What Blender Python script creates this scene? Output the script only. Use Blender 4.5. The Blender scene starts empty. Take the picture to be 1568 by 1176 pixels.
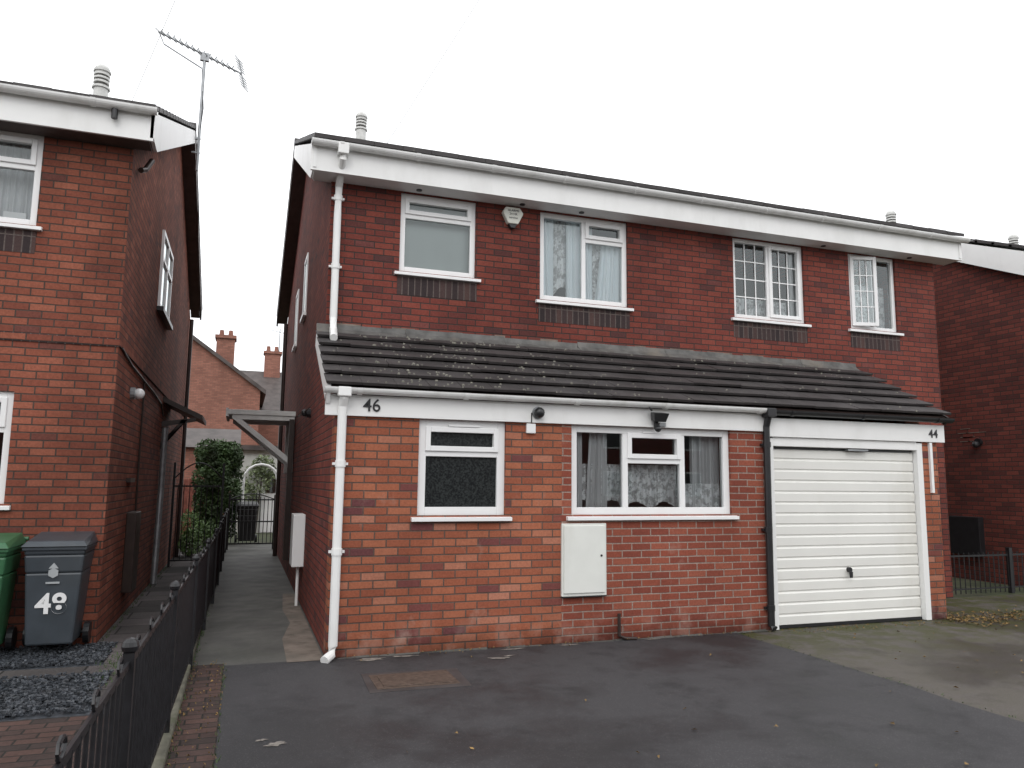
import bpy, bmesh, math, random
from mathutils import Vector, Matrix
random.seed(7)
D=bpy.data; SC=bpy.context.scene; COL=bpy.context.collection
SC.view_settings.view_transform='Standard'; SC.view_settings.look='None'; SC.view_settings.exposure=0
# ------------------------------------------------------------------ node helpers
def newmat(name):
    m=D.materials.new(name); m.use_nodes=True; nt=m.node_tree; nt.nodes.clear()
    o=nt.nodes.new('ShaderNodeOutputMaterial'); b=nt.nodes.new('ShaderNodeBsdfPrincipled')
    nt.links.new(b.outputs[0],o.inputs[0]); return m,nt,b,o
def put(nt,s,v):
    if isinstance(v,bpy.types.NodeSocket): nt.links.new(v,s)
    else: s.default_value=v
def mth(nt,op,a,b=0.0,c=None,clamp=False):
    n=nt.nodes.new('ShaderNodeMath'); n.operation=op; n.use_clamp=clamp
    put(nt,n.inputs[0],a); put(nt,n.inputs[1],b)
    if c is not None: put(nt,n.inputs[2],c)
    return n.outputs[0]
def mixc(nt,f,a,b,bt='MIX'):
    n=nt.nodes.new('ShaderNodeMix'); n.data_type='RGBA'; n.blend_type=bt
    def c4(v): return v if isinstance(v,bpy.types.NodeSocket) else (v[0],v[1],v[2],1)
    put(nt,n.inputs[0],f); put(nt,n.inputs[6],c4(a)); put(nt,n.inputs[7],c4(b)); return n.outputs[2]
def pos(nt):
    return nt.nodes.new('ShaderNodeNewGeometry')
def noise(nt,vec,scale,detail=4,rough=.55,dim='3D'):
    n=nt.nodes.new('ShaderNodeTexNoise'); n.inputs['Scale'].default_value=scale; n.inputs['Detail'].default_value=detail
    n.inputs['Roughness'].default_value=rough
    if vec is not None: nt.links.new(vec,n.inputs['Vector'])
    return n.outputs['Fac']
def ramp(nt,fac,stops,interp='LINEAR'):
    r=nt.nodes.new('ShaderNodeValToRGB'); r.color_ramp.interpolation=interp
    e=r.color_ramp.elements
    while len(e)<len(stops): e.new(0.5)
    for i,(p,c) in enumerate(stops):
        e[i].position=p; e[i].color=(c[0],c[1],c[2],1) if not isinstance(c,(int,float)) else (c,c,c,1)
    nt.links.new(fac,r.inputs[0]); return r.outputs[0]
def vscale(nt,vec,s):
    n=nt.nodes.new('ShaderNodeVectorMath'); n.operation='MULTIPLY'; nt.links.new(vec,n.inputs[0]); n.inputs[1].default_value=s
    return n.outputs[0]
def bump(nt,b,h,strength=.3,dist=.01):
    n=nt.nodes.new('ShaderNodeBump'); n.inputs['Strength'].default_value=strength; n.inputs['Distance'].default_value=dist
    nt.links.new(h,n.inputs['Height']); nt.links.new(n.outputs[0],b.inputs['Normal'])
def simple(name,col,rough=.5,var=.15,scale=6,bmp=0,bscale=60,metal=0,spec=.5,dirt=None,dscale=1.5):
    m,nt,b,o=newmat(name); g=pos(nt); n=noise(nt,g.outputs['Position'],scale,3)
    lo=[c*(1-var) for c in col]; hi=[min(1,c*(1+var)) for c in col]
    c=mixc(nt,ramp(nt,n,[(.3,0.0),(.7,1.0)]),lo,hi)
    if dirt:
        n2=noise(nt,vscale(nt,g.outputs['Position'],(1,1,.35)),dscale,5,.65)
        c=mixc(nt,ramp(nt,n2,[(.5,0.0),(.75,dirt[3])]),c,dirt[:3])
    nt.links.new(c,b.inputs['Base Color']); b.inputs['Roughness'].default_value=rough; b.inputs['Metallic'].default_value=metal
    b.inputs['Specular IOR Level'].default_value=spec
    if bmp: bump(nt,b,noise(nt,g.outputs['Position'],bscale,2),bmp,.004)
    return m
def brick(name,stops,mortar,swap=False,weather=.3,bw=.225,bh=.075,mw=.012,ground=False,eff=.0,offs=0.0,patch=None):
    m,nt,b,o=newmat(name); g=pos(nt); P=g.outputs['Position']
    sp=nt.nodes.new('ShaderNodeSeparateXYZ'); nt.links.new(P,sp.inputs[0])
    sn=nt.nodes.new('ShaderNodeSeparateXYZ'); nt.links.new(g.outputs['True Normal'],sn.inputs[0])
    X,Y,Z=sp.outputs
    if ground: u,v=X,Y
    else:
        s=mth(nt,'GREATER_THAN',mth(nt,'ABSOLUTE',sn.outputs[0]),.6)
        u=mth(nt,'ADD',mth(nt,'MULTIPLY',X,mth(nt,'SUBTRACT',1.0,s)),mth(nt,'MULTIPLY',Y,s)); v=Z
    u=mth(nt,'ADD',u,50.0); v=mth(nt,'ADD',v,30.0+offs)
    if swap: u,v=v,u
    nw=noise(nt,P,3.0,1)
    v=mth(nt,'ADD',v,mth(nt,'MULTIPLY',mth(nt,'SUBTRACT',nw,.5),.010))
    row=mth(nt,'FLOOR',mth(nt,'DIVIDE',v,bh))
    off=mth(nt,'MULTIPLY',mth(nt,'MODULO',row,2.0),bw/2)
    if swap: off=0.0
    uu=mth(nt,'ADD',u,off)
    colm=mth(nt,'FLOOR',mth(nt,'DIVIDE',uu,bw))
    fu=mth(nt,'MULTIPLY',mth(nt,'FRACT',mth(nt,'DIVIDE',uu,bw)),bw)
    fv=mth(nt,'MULTIPLY',mth(nt,'FRACT',mth(nt,'DIVIDE',v,bh)),bh)
    du=mth(nt,'MINIMUM',fu,mth(nt,'SUBTRACT',bw,fu)); dv=mth(nt,'MINIMUM',fv,mth(nt,'SUBTRACT',bh,fv))
    dd=mth(nt,'MINIMUM',du,dv)
    mask=mth(nt,'DIVIDE',mth(nt,'SUBTRACT',dd,mw*.38),mw*.3,clamp=True)
    cb=nt.nodes.new('ShaderNodeCombineXYZ'); nt.links.new(colm,cb.inputs[0]); nt.links.new(row,cb.inputs[1])
    wn=nt.nodes.new('ShaderNodeTexWhiteNoise'); wn.noise_dimensions='2D'; nt.links.new(cb.outputs[0],wn.inputs['Vector'])
    bc=ramp(nt,wn.outputs['Value'],stops)
    n1=noise(nt,P,45,3,.65); bc=mixc(nt,.45,bc,ramp(nt,n1,[(.3,.3),(.7,.72)]),'OVERLAY')
    n0=noise(nt,vscale(nt,P,(1,1,.5)),.9,5,.62)
    mo=mixc(nt,ramp(nt,n1,[(.4,0.0),(.6,1.0)]),mortar,[c*.65 for c in mortar])
    c=mixc(nt,mask,mo,bc)
    c=mixc(nt,1.0,c,ramp(nt,n0,[(.32,1-weather),(.62,1.0)]),'MULTIPLY')
    if eff:
        hz=mth(nt,'SUBTRACT',v,30.0+offs); n5=noise(nt,P,5,4,.6)
        ze=ramp(nt,mth(nt,'ADD',hz,mth(nt,'MULTIPLY',n5,.5)),[(.25,1.0),(.65,0.0)])
        nn=ramp(nt,n5,[(.48,0.0),(.66,1.0)])
        c=mixc(nt,mth(nt,'MULTIPLY',mth(nt,'MULTIPLY',ze,nn),eff),c,(.36,.28,.24))
        dk=ramp(nt,mth(nt,'ADD',hz,mth(nt,'MULTIPLY',n5,.3)),[(.12,.4),(.34,1.0)])
        c=mixc(nt,1.0,c,dk,'MULTIPLY')
        bl=ramp(nt,noise(nt,vscale(nt,P,(1,1,.8)),2.3,5,.7),[(.60,0.0),(.74,.45)]); c=mixc(nt,bl,c,(.40,.29,.24))
    nt.links.new(c,b.inputs['Base Color']); b.inputs['Roughness'].default_value=.85; b.inputs['Specular IOR Level'].default_value=.25
    bump(nt,b,mask,.6,.006)
    return m
UP=[(0,(.09,.036,.034)),(.08,(.155,.040,.032)),(.5,(.195,.047,.034)),(.9,(.23,.059,.042)),(1,(.15,.05,.045))]
LOW=[(0,(.14,.05,.052)),(.07,(.19,.06,.052)),(.10,(.28,.085,.048)),(.6,(.335,.107,.058)),(.93,(.39,.137,.075)),(1,(.42,.18,.12))]
INF=[(0,(.21,.056,.038)),(.5,(.265,.070,.043)),(1,(.31,.096,.06))]
N48=[(0,(.13,.05,.042)),(.07,(.20,.060,.039)),(.6,(.25,.077,.047)),(1,(.31,.105,.065))]
DK=[(0,(.035,.026,.027)),(.5,(.055,.036,.036)),(1,(.085,.05,.045))]
M_up=brick('brick_dark_red',UP,(.060,.047,.043),weather=.32)
M_low=brick('brick_orange_red',LOW,(.14,.095,.077),weather=.3,eff=.55)
M_inf=brick('brick_infill',INF,(.38,.29,.245),weather=.28,eff=.4,mw=.012)
M_48=brick('brick_neighbour',N48,(.085,.062,.052),weather=.42)
M_42=brick('brick_neighbour_dark',[(0,(.10,.034,.03)),(.5,(.16,.043,.034)),(1,(.20,.055,.042))],(.06,.045,.04),weather=.3)
M_sold=brick('brick_soldier_blue',DK,(.15,.12,.11),swap=True,weather=.2)
M_far=brick('brick_far',[(0,(.24,.105,.078)),(1,(.34,.15,.11))],(.22,.14,.11),weather=.2)
M_pav=brick('brick_paving',[(0,(.05,.037,.034)),(.5,(.08,.05,.044)),(1,(.11,.063,.052))],(.035,.032,.028),ground=True,weather=.5,bw=.21,bh=.105)
M_slab=brick('slab_paving',[(0,(.045,.042,.04)),(.5,(.095,.085,.083)),(1,(.155,.135,.135))],(.03,.028,.026),ground=True,weather=.6,bw=.62,bh=.46,mw=.018)
M_upvc=simple('upvc_white',(.83,.83,.83),.3,.02,3,dirt=(.55,.54,.50,.15))
M_fascia=simple('fascia_white',(.81,.81,.80),.4,.02,3,dirt=(.45,.44,.41,.25),dscale=2)
M_gut=simple('gutter_grey_white',(.79,.79,.78),.35,.04,5,dirt=(.40,.39,.35,.4),dscale=4)
M_pipew=simple('pipe_white',(.81,.81,.80),.35,.03,5,dirt=(.45,.44,.39,.35))
M_black=simple('plastic_black',(.018,.018,.02),.35,.2,8)
M_iron=simple('iron_black_paint',(.012,.012,.014),.38,.3,20)
M_brown=simple('plastic_brown',(.035,.022,.018),.4,.2,8)
M_brownv=simple('verge_brown',(.07,.048,.042),.6,.2,8)
M_lead=simple('lead_flashing',(.10,.097,.092),.6,.4,7,bmp=.3,bscale=15,dirt=(.22,.18,.14,.6),dscale=2.5)
M_door=simple('garage_door_cream',(.78,.775,.74),.4,.03,2,dirt=(.46,.42,.32,.28),dscale=1.2)
M_meter=simple('meter_box',(.74,.75,.71),.4,.03,4,dirt=(.46,.45,.38,.35))
M_room=simple('room_plaster',(.20,.19,.18),.9,.1,2)
M_blind=simple('frosted_blind',(.36,.41,.40),.5,.05,3)
M_metal=simple('aluminium',(.30,.31,.32),.4,.2,12,metal=.5)
M_flue=simple('flue_grey',(.60,.60,.58),.6,.12,15)
M_flued=simple('flue_dark',(.10,.095,.09),.7,.2,15)
M_conc=simple('concrete',(.078,.076,.069),.7,.4,2.5,bmp=.5,bscale=90,dirt=(.028,.032,.022,.9),dscale=1.2)
M_concl=simple('concrete_pale',(.17,.14,.115),.85,.4,6,bmp=.6,bscale=60,dirt=(.05,.05,.04,.95),dscale=3)
M_kerb=simple('kerb_stone',(.11,.105,.08),.9,.4,6,bmp=.6,bscale=50,dirt=(.045,.055,.022,.9),dscale=4)
M_iron2=simple('drain_cover_rust',(.10,.073,.058),.6,.35,25,bmp=.8,bscale=120,metal=.3)
M_paint=simple('white_paint',(.8,.8,.8),.5,.02,5)
M_gbin=simple('bin_green',(.035,.12,.055),.4,.15,6)
M_grbin=simple('bin_grey',(.045,.055,.066),.42,.15,5,dirt=(.10,.10,.09,.3))
M_timber=simple('fence_timber',(.22,.07,.05),.8,.3,9)
M_palegar=simple('pale_render',(.55,.55,.52),.7,.1,3,dirt=(.25,.25,.2,.5))
M_stain=simple('grey_smear',(.05,.049,.05),.5,.3,3)
def tilemat(name,col,spot):
    m,nt,b,o=newmat(name); g=pos(nt); P=g.outputs['Position']
    c=mixc(nt,ramp(nt,noise(nt,P,2.5,5),[(.3,0.0),(.7,1.0)]),[x*.65 for x in col],[x*1.4 for x in col])
    v=nt.nodes.new('ShaderNodeTexVoronoi'); v.inputs['Scale'].default_value=14; nt.links.new(P,v.inputs['Vector'])
    sm=mth(nt,'MULTIPLY',mth(nt,'LESS_THAN',v.outputs['Distance'],.15),ramp(nt,noise(nt,P,1.3,3),[(.52,0.0),(.64,1.0)]))
    c=mixc(nt,mth(nt,'MULTIPLY',sm,spot),c,(.16,.16,.12))
    nt.links.new(c,b.inputs['Base Color']); b.inputs['Roughness'].default_value=.55; b.inputs['Specular IOR Level'].default_value=.35
    bump(nt,b,noise(nt,P,120,2),.25,.003); return m
M_tile=tilemat('roof_tile',(.042,.037,.037),.5)
M_tile2=tilemat('roof_tile_far',(.075,.062,.058),.3)
def asphalt(name,dark,light,moss=0,wet=.5):
    m,nt,b,o=newmat(name); g=pos(nt); P=g.outputs['Position']
    nb=noise(nt,P,.6,6,.62)
    c=mixc(nt,ramp(nt,nb,[(.42,0.0),(.54,1.0)]),dark,light)
    fine=noise(nt,P,200,2); c=mixc(nt,.75,c,ramp(nt,fine,[(.3,.22),(.7,.78)]),'OVERLAY')
    v=nt.nodes.new('ShaderNodeTexVoronoi'); v.inputs['Scale'].default_value=55; nt.links.new(P,v.inputs['Vector'])
    c=mixc(nt,mth(nt,'MULTIPLY',mth(nt,'LESS_THAN',v.outputs['Distance'],.22),.35),c,(.15,.145,.14))
    n3=noise(nt,P,2.2,6,.7)
    c=mixc(nt,ramp(nt,n3,[(.52,0.0),(.68,.6)]),c,[x*.5 for x in dark])
    if moss:
        sp=nt.nodes.new('ShaderNodeSeparateXYZ'); nt.links.new(P,sp.inputs[0])
        near=ramp(nt,mth(nt,'ADD',mth(nt,'MULTIPLY',sp.outputs[1],-.42),mth(nt,'MULTIPLY',n3,.6)),[(.35,1.0),(1.0,.12)])
        mm=mth(nt,'MULTIPLY',mth(nt,'MULTIPLY',ramp(nt,noise(nt,P,3.6,6,.74),[(.42,0.0),(.54,1.0)]),near),moss)
        c=mixc(nt,mm,c,(.050,.052,.014))
    nt.links.new(c,b.inputs['Base Color'])
    nt.links.new(ramp(nt,nb,[(.42,.38+.3*(1-wet)),(.56,.8)]),b.inputs['Roughness'])
    b.inputs['Specular IOR Level'].default_value=.4
    bump(nt,b,fine,.6,.004); return m
M_asph=asphalt('asphalt_dark',(.023,.0225,.025),(.043,.041,.044))
M_asph2=asphalt('asphalt_worn',(.048,.041,.035),(.09,.079,.070),moss=1.0)
M_road=asphalt('asphalt_road',(.05,.05,.05),(.07,.07,.07))
M_ground=simple('earth_grass',(.05,.06,.028),.95,.5,3,bmp=.6,bscale=20,dirt=(.07,.055,.04,.8))
M_slate=simple('slate_chips',(.042,.047,.055),.45,.7,23)
def glassmat(name,base=.06,tint=(.96,.98,.98),rough=.0,obs=False):
    m=D.materials.new(name); m.use_nodes=True; nt=m.node_tree; nt.nodes.clear()
    o=nt.nodes.new('ShaderNodeOutputMaterial'); mx=nt.nodes.new('ShaderNodeMixShader'); gl=nt.nodes.new('ShaderNodeBsdfGlossy'); gl.inputs['Roughness'].default_value=rough
    gl.inputs['Color'].default_value=(.9,.95,.95,1)
    if obs:
        t=nt.nodes.new('ShaderNodeBsdfDiffuse'); g=pos(nt)
        n=noise(nt,g.outputs['Position'],55,3)
        c=ramp(nt,n,[(.4,(.010,.012,.013)),(.66,(.035,.04,.04))]); nt.links.new(c,t.inputs[0])
        bp=nt.nodes.new('ShaderNodeBump'); bp.inputs['Strength'].default_value=.12; bp.inputs['Distance'].default_value=.003; nt.links.new(n,bp.inputs['Height']); nt.links.new(bp.outputs[0],gl.inputs['Normal'])
    else:
        t=nt.nodes.new('ShaderNodeBsdfTransparent'); t.inputs[0].default_value=(*tint,1)
    fr=nt.nodes.new('ShaderNodeFresnel'); fr.inputs[0].default_value=1.5
    f=mth(nt,'ADD',mth(nt,'MULTIPLY',fr.outputs[0],1.4 if not obs else .8),base,clamp=True)
    nt.links.new(f,mx.inputs[0]); nt.links.new(t.outputs[0],mx.inputs[1]); nt.links.new(gl.outputs[0],mx.inputs[2]); nt.links.new(mx.outputs[0],o.inputs[0]); return m
M_glass=glassmat('window_glass',.03); M_obs=glassmat('obscure_glass',.0,rough=.2,obs=True); M_glassd=glassmat('window_glass_dark',.04,(.5,.5,.5))
def netmat(name,col,cover,lo=.42):
    m=D.materials.new(name); m.use_nodes=True; nt=m.node_tree; nt.nodes.clear()
    o=nt.nodes.new('ShaderNodeOutputMaterial'); mx=nt.nodes.new('ShaderNodeMixShader'); d=nt.nodes.new('ShaderNodeBsdfDiffuse'); t=nt.nodes.new('ShaderNodeBsdfTransparent')
    d.inputs[0].default_value=(*col,1)
    if cover<1:
        g=pos(nt); n=noise(nt,g.outputs['Position'],13,4,.7)
        nt.links.new(ramp(nt,n,[(.44,cover),(.54,min(1,cover+.45))]),mx.inputs[0])
    else: mx.inputs[0].default_value=1
    nt.links.new(t.outputs[0],mx.inputs[1]); nt.links.new(d.outputs[0],mx.inputs[2]); nt.links.new(mx.outputs[0],o.inputs[0]); return m
M_net=netmat('net_curtain',(.87,.89,.90),.5); M_cur=netmat('curtain_cloth',(.6,.61,.62),1.0); M_curw=netmat('curtain_white',(.82,.88,.91),1.0)
# ------------------------------------------------------------------ mesh helper
class B:
    def __init__(s): s.v=[]; s.f=[]
    def quad(s,*p):
        i=len(s.v); s.v+= [tuple(q) for q in p]; s.f.append(tuple(range(i,i+len(p))))
    def box(s,x0,x1,y0,y1,z0,z1):
        if x0>x1:x0,x1=x1,x0
        if y0>y1:y0,y1=y1,y0
        if z0>z1:z0,z1=z1,z0
        s.hexa([(x0,y0,z0),(x1,y0,z0),(x1,y1,z0),(x0,y1,z0),(x0,y0,z1),(x1,y0,z1),(x1,y1,z1),(x0,y1,z1)]); return s
    def hexa(s,p):
        i=len(s.v); s.v+=[tuple(q) for q in p]
        for f in ((0,3,2,1),(4,5,6,7),(0,1,5,4),(1,2,6,5),(2,3,7,6),(3,0,4,7)): s.f.append(tuple(i+k for k in f))
        return s
    def prism(s,pts,vec):
        n=len(pts); i=len(s.v); vec=Vector(vec)
        s.v+=[tuple(p) for p in pts]; s.v+=[tuple(Vector(p)+vec) for p in pts]
        s.f.append(tuple(range(i+n-1,i-1,-1))); s.f.append(tuple(range(i+n,i+2*n)))
        for k in range(n):
            j=(k+1)%n; s.f.append((i+k,i+j,i+n+j,i+n+k))
        return s
    def tube(s,pts,r,seg=8,r2=None,cap=True):
        P=[Vector(p) for p in pts]; rings=[]
        for k,p in enumerate(P):
            d=(P[min(k+1,len(P)-1)]-P[max(k-1,0)]).normalized()
            a=d.cross(Vector((0,0,1)) if abs(d.z)<.95 else Vector((1,0,0))).normalized(); c=d.cross(a).normalized()
            rr=r if r2 is None else r+(r2-r)*k/(len(P)-1)
            i=len(s.v); rings.append(i)
            for q in range(seg):
                t=2*math.pi*q/seg+math.pi/seg; s.v.append(tuple(p+a*math.cos(t)*rr+c*math.sin(t)*rr))
        for k in range(len(P)-1):
            for q in range(seg):
                w=(q+1)%seg; s.f.append((rings[k]+q,rings[k]+w,rings[k+1]+w,rings[k+1]+q))
        if cap:
            s.f.append(tuple(rings[0]+q for q in range(seg))[::-1]); s.f.append(tuple(rings[-1]+q for q in range(seg)))
        return s
    def ball(s,c,r,n=8,sz=1):
        i=len(s.v)
        for a in range(n+1):
            for q in range(n*2):
                t=math.pi*a/n; p=math.pi*q/n
                s.v.append((c[0]+r*math.sin(t)*math.cos(p),c[1]+r*math.sin(t)*math.sin(p),c[2]+r*sz*math.cos(t)))
        for a in range(n):
            for q in range(n*2):
                w=(q+1)%(n*2); s.f.append((i+a*n*2+q,i+(a+1)*n*2+q,i+(a+1)*n*2+w,i+a*n*2+w))
        return s
    def make(s,name,mat,parent=None,smooth=False,bev=0,fix=True):
        me=D.meshes.new(name); me.from_pydata(s.v,[],s.f)
        if fix:
            bm=bmesh.new(); bm.from_mesh(me); bmesh.ops.recalc_face_normals(bm,faces=bm.faces); bm.to_mesh(me); bm.free()
        me.materials.append(mat)
        if smooth:
            for p in me.polygons: p.use_smooth=True
        o=D.objects.new(name,me); COL.objects.link(o)
        if parent: o.parent=parent
        if bev:
            b=o.modifiers.new('bevel','BEVEL'); b.width=bev; b.segments=2; b.limit_method='ANGLE'
        return o
def empty(name):
    e=D.objects.new(name,None); COL.objects.link(e); return e
def text(name,body,size,loc,mat,parent,rot=(math.pi/2,0,0),bold=0.0,ext=.004):
    c=D.curves.new(name,'FONT'); c.body=body; c.size=size; c.align_x='CENTER'; c.align_y='CENTER'; c.extrude=ext; c.offset=bold
    c.materials.append(mat); o=D.objects.new(name,c); COL.objects.link(o); o.location=loc; o.rotation_euler=rot; o.parent=parent; return o
def wall(b,x0,x1,y0,y1,z0,z1,ops):
    xs=sorted({x0,x1,*[o[0] for o in ops],*[o[1] for o in ops]}); zs=sorted({z0,z1,*[o[2] for o in ops],*[o[3] for o in ops]})
    xs=[x for x in xs if x0<=x<=x1]; zs=[z for z in zs if z0<=z<=z1]
    for i in range(len(xs)-1):
        st=None
        for j in range(len(zs)-1):
            cx=(xs[i]+xs[i+1])/2; cz=(zs[j]+zs[j+1])/2
            op=any(o[0]<cx<o[1] and o[2]<cz<o[3] for o in ops)
            if not op and st is None: st=zs[j]
            if op and st is not None: b.box(xs[i],xs[i+1],y0,y1,st,zs[j]); st=None
        if st is not None: b.box(xs[i],xs[i+1],y0,y1,st,zs[-1])
def curtain(x0,x1,z0,z1,y,mat,parent,name,wave=.1,amp=.02,skew=0,scal=0):
    b=B(); n=max(8,int((x1-x0)/.012)); ph=random.random()*6
    prev=None
    for i in range(n+1):
        x=x0+(x1-x0)*i/n; yy=y+amp*math.sin(2*math.pi*(x-x0)/wave+ph+.6*math.sin(5*x))+amp*.4*math.sin(2*math.pi*x/(wave*.37))
        zb=z0+scal*abs(math.sin((x-x0)*9))
        cur=((x,yy,z1),(x+skew*(1-i/n),yy,zb))
        if prev: b.quad(prev[1],cur[1],cur[0],prev[0])
        prev=cur
    o=b.make(name,mat,parent,smooth=True,fix=False); return o
def window(par,name,x0,x1,z0,z1,yw,cols,fw=.065,sill=True,glass=None,obs=False,sillw=.06):
    glass=glass or M_glass
    yf=yw+.035; F=B(); G=B()
    F.box(x0,x0+fw,yf,yf+.07,z0,z1); F.box(x1-fw,x1,yf,yf+.07,z0,z1)
    F.box(x0+fw,x1-fw,yf,yf+.07,z0,z0+fw); F.box(x0+fw,x1-fw,yf,yf+.07,z1-fw,z1)
    w=x1-x0
    def sash(a,b_,c,d):
        s=.042; y0=yf-.018
        F.box(a-.008,a+s,y0,yf+.05,c-.008,d+.008); F.box(b_-s,b_+.008,y0,yf+.05,c-.008,d+.008)
        F.box(a+s,b_-s,y0,yf+.05,c-.008,c+s); F.box(a+s,b_-s,y0,yf+.05,d-s,d+.008)
    for k,(f0,f1,tz,geo,op) in enumerate(cols):
        a=x0+w*f0+(fw if f0==0 else fw*.42); b_=x0+w*f1-(fw if f1==1 else fw*.42)
        if f1<1: F.box(x0+w*f1-fw*.42,x0+w*f1+fw*.42,yf+.001,yf+.069,z0+fw,z1-fw)
        if tz:
            F.box(a,b_,yf+.002,yf+.068,tz-.03,tz+.03); sash(a,b_,tz+.03,z1-fw)
        elif op=='o': sash(a,b_,z0+fw,z1-fw)
        if op=='x':   # casement standing ajar, hinged on its left edge
            t=math.radians(16); hx,hy=a-.005,yf-.005; W_=b_-a; c,d=z0+fw-.01,z1-fw+.01
            def bx(T,s0,s1,n0,n1,q0,q1):
                def p(s,n,z): return (hx+s*math.cos(t)+n*math.sin(t),hy-s*math.sin(t)+n*math.cos(t),z)
                T.hexa([p(s0,n0,q0),p(s1,n0,q0),p(s1,n1,q0),p(s0,n1,q0),p(s0,n0,q1),p(s1,n0,q1),p(s1,n1,q1),p(s0,n1,q1)])
            s=.05; bx(F,0,s,-.02,.03,c,d); bx(F,W_-s,W_,-.02,.03,c,d); bx(F,s,W_-s,-.02,.03,c,c+s); bx(F,s,W_-s,-.02,.03,d-s,d); bx(G,s,W_-s,.004,.007,c+s,d-s)
            nc,nr=geo
            for i in range(1,nc): q=s+(W_-2*s)*i/nc; bx(F,q-.008,q+.008,-.006,.002,c+s,d-s)
            for j in range(1,nr): q=c+s+(d-c-2*s)*j/nr; bx(F,s,W_-s,-.005,.001,q-.008,q+.008)
            continue
        yg=yf+.032; G.quad((a,yg,z0+fw),(b_,yg,z0+fw),(b_,yg,z1-fw),(a,yg,z1-fw))
        if geo:
            nc,nr=geo; s=.042 if op else 0
            for i in range(1,nc):
                xx=a+s+(b_-a-2*s)*i/nc; F.box(xx-.009,xx+.009,yf+.018,yf+.029,z0+fw+s,z1-fw-s)
            for j in range(1,nr):
                zz=z0+fw+s+(z1-z0-2*fw-2*s)*j/nr; F.box(a+s,b_-s,yf+.020,yf+.028,zz-.009,zz+.009)
    F.make(name+'_frame',M_upvc,par,bev=.004); G.make(name+'_glass',M_obs if obs else glass,par,fix=False)
    # rubber gasket line around the outer frame and dark reveal seal
    if sill:
        S=B(); S.prism([(x0-sillw,yw-.05,z0-.055),(x0-sillw,yw-.05,z0-.02),(x0-sillw,yw+.1,z0-.001),(x0-sillw,yw+.1,z0-.055)],(x1-x0+2*sillw,0,0)); S.make(name+'_sill',M_upvc,par,bev=.003)
def gutter(par,name,x0,x1,y,z,mat,r=.055,step=1.15):
    b=B(); pts=[]; n=10
    for k in range(n+1):
        t=math.pi+math.pi*k/n; pts.append((math.cos(t)*r,math.sin(t)*r))
    inner=[(p[0]*.88,p[1]*.88) for p in pts[::-1]]
    prof=[(x0,y+p[0],z+p[1]) for p in pts+inner]; b.prism(prof,(x1-x0,0,0))
    b.prism([(x0-.004,y+p[0],z+p[1]) for p in pts],(.006,0,0))
    x=x0+.3
    while x<x1:
        prof=[(x,y+p[0]*1.14,z+p[1]*1.14) for p in pts]; prof2=[(x,y+p[0]*.9,z+p[1]*.9) for p in pts[::-1]]; b.prism(prof+prof2,(.045,0,0)); x+=step*random.uniform(.85,1.1)
    b.make(name,mat,par)
def pipe(par,name,pts,r,mat,clips=()):
    b=B(); b.tube(pts,r,12)
    for (x,y,z) in clips: b.tube([(x,y,z-.03),(x,y,z+.03)],r*1.18,12); b.box(x-r*1.7,x+r*1.7,y+.01,y+r+.005,z-.012,z+.012)
    b.make(name,mat,par)
def flue(par,x,y,z,s=1):
    b=B(); b.tube([(x,y,z-.35),(x,y,z+.16*s)],.09*s,14); b.tube([(x,y,z+.16*s),(x,y,z+.19*s)],.11*s,14)
    for k in range(3): b.tube([(x,y,z+(.235+.055*k)*s),(x,y,z+(.262+.055*k)*s)],.098*s,14)
    b.tube([(x,y,z+.395*s),(x,y,z+.42*s)],.108*s,14); b.ball((x,y,z+.42*s),.10*s,7,.9); b.make('flue_terminal',M_flue,par,smooth=False)
    c=B(); c.tube([(x,y,z+.19*s),(x,y,z+.40*s)],.075*s,12); c.make('flue_louvre',M_flued,par)
Y1=1.36; YR=10.6; RY=5.97
def roof(par,x0,x1,ye,yr,ze,rz,mat,ry=RY):
    b=B(); rows=16
    for side in (0,1):
        ya=ye if side==0 else yr
        for i in range(rows):
            f0=i/rows; f1=(i+1)/rows+.01
            y0=ya+(ry-ya)*f0; y1_=ya+(ry-ya)*min(1,f1); z0=ze+(rz-ze)*f0; z1_=ze+(rz-ze)*min(1,f1)
            if i==0 and side==0:
                x=x0
                while x<x1:
                    e=min(x+.33,x1); j=random.uniform(-.006,.006)
                    b.hexa([(x,y0,z0-.01),(e-.004,y0,z0-.01),(e-.004,y1_,z1_-.02),(x,y1_,z1_-.02),(x,y0+j,z0+.04+j),(e-.004,y0+j,z0+.04+j),(e-.004,y1_,z1_+.012),(x,y1_,z1_+.012)]); x=e
                continue
            b.hexa([(x0,y0,z0-.02),(x1,y0,z0-.02),(x1,y1_,z1_-.02),(x0,y1_,z1_-.02),(x0,y0,z0+.04),(x1,y0,z0+.04),(x1,y1_,z1_+.012),(x0,y1_,z1_+.012)])
    b.make('roof_tiles',mat,par)
    r=B(); r.tube([(x0,ry,rz-.02),(x1,ry,rz-.02)],.1,10); r.make('ridge_tiles',mat,par)
def verge(par,x0,x1,ye,yr,ze,rz,ry=RY):
    d=.21
    b=B(); b.prism([(x0,ye,ze-.30),(x0,ye,ze-.03),(x0,ry,rz-.03),(x0,ry,rz-.03-d),(x0,ye+.35,ze-.30)],(x1-x0,0,0)); b.make('bargeboard_white',M_fascia,par)
    b=B(); b.prism([(x0,yr,ze-.24),(x0,yr,ze-.03),(x0,ry,rz-.035),(x0,ry,rz-.035-d*.8)],(x1-x0,0,0)); b.make('bargeboard_brown',M_brownv,par)
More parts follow.
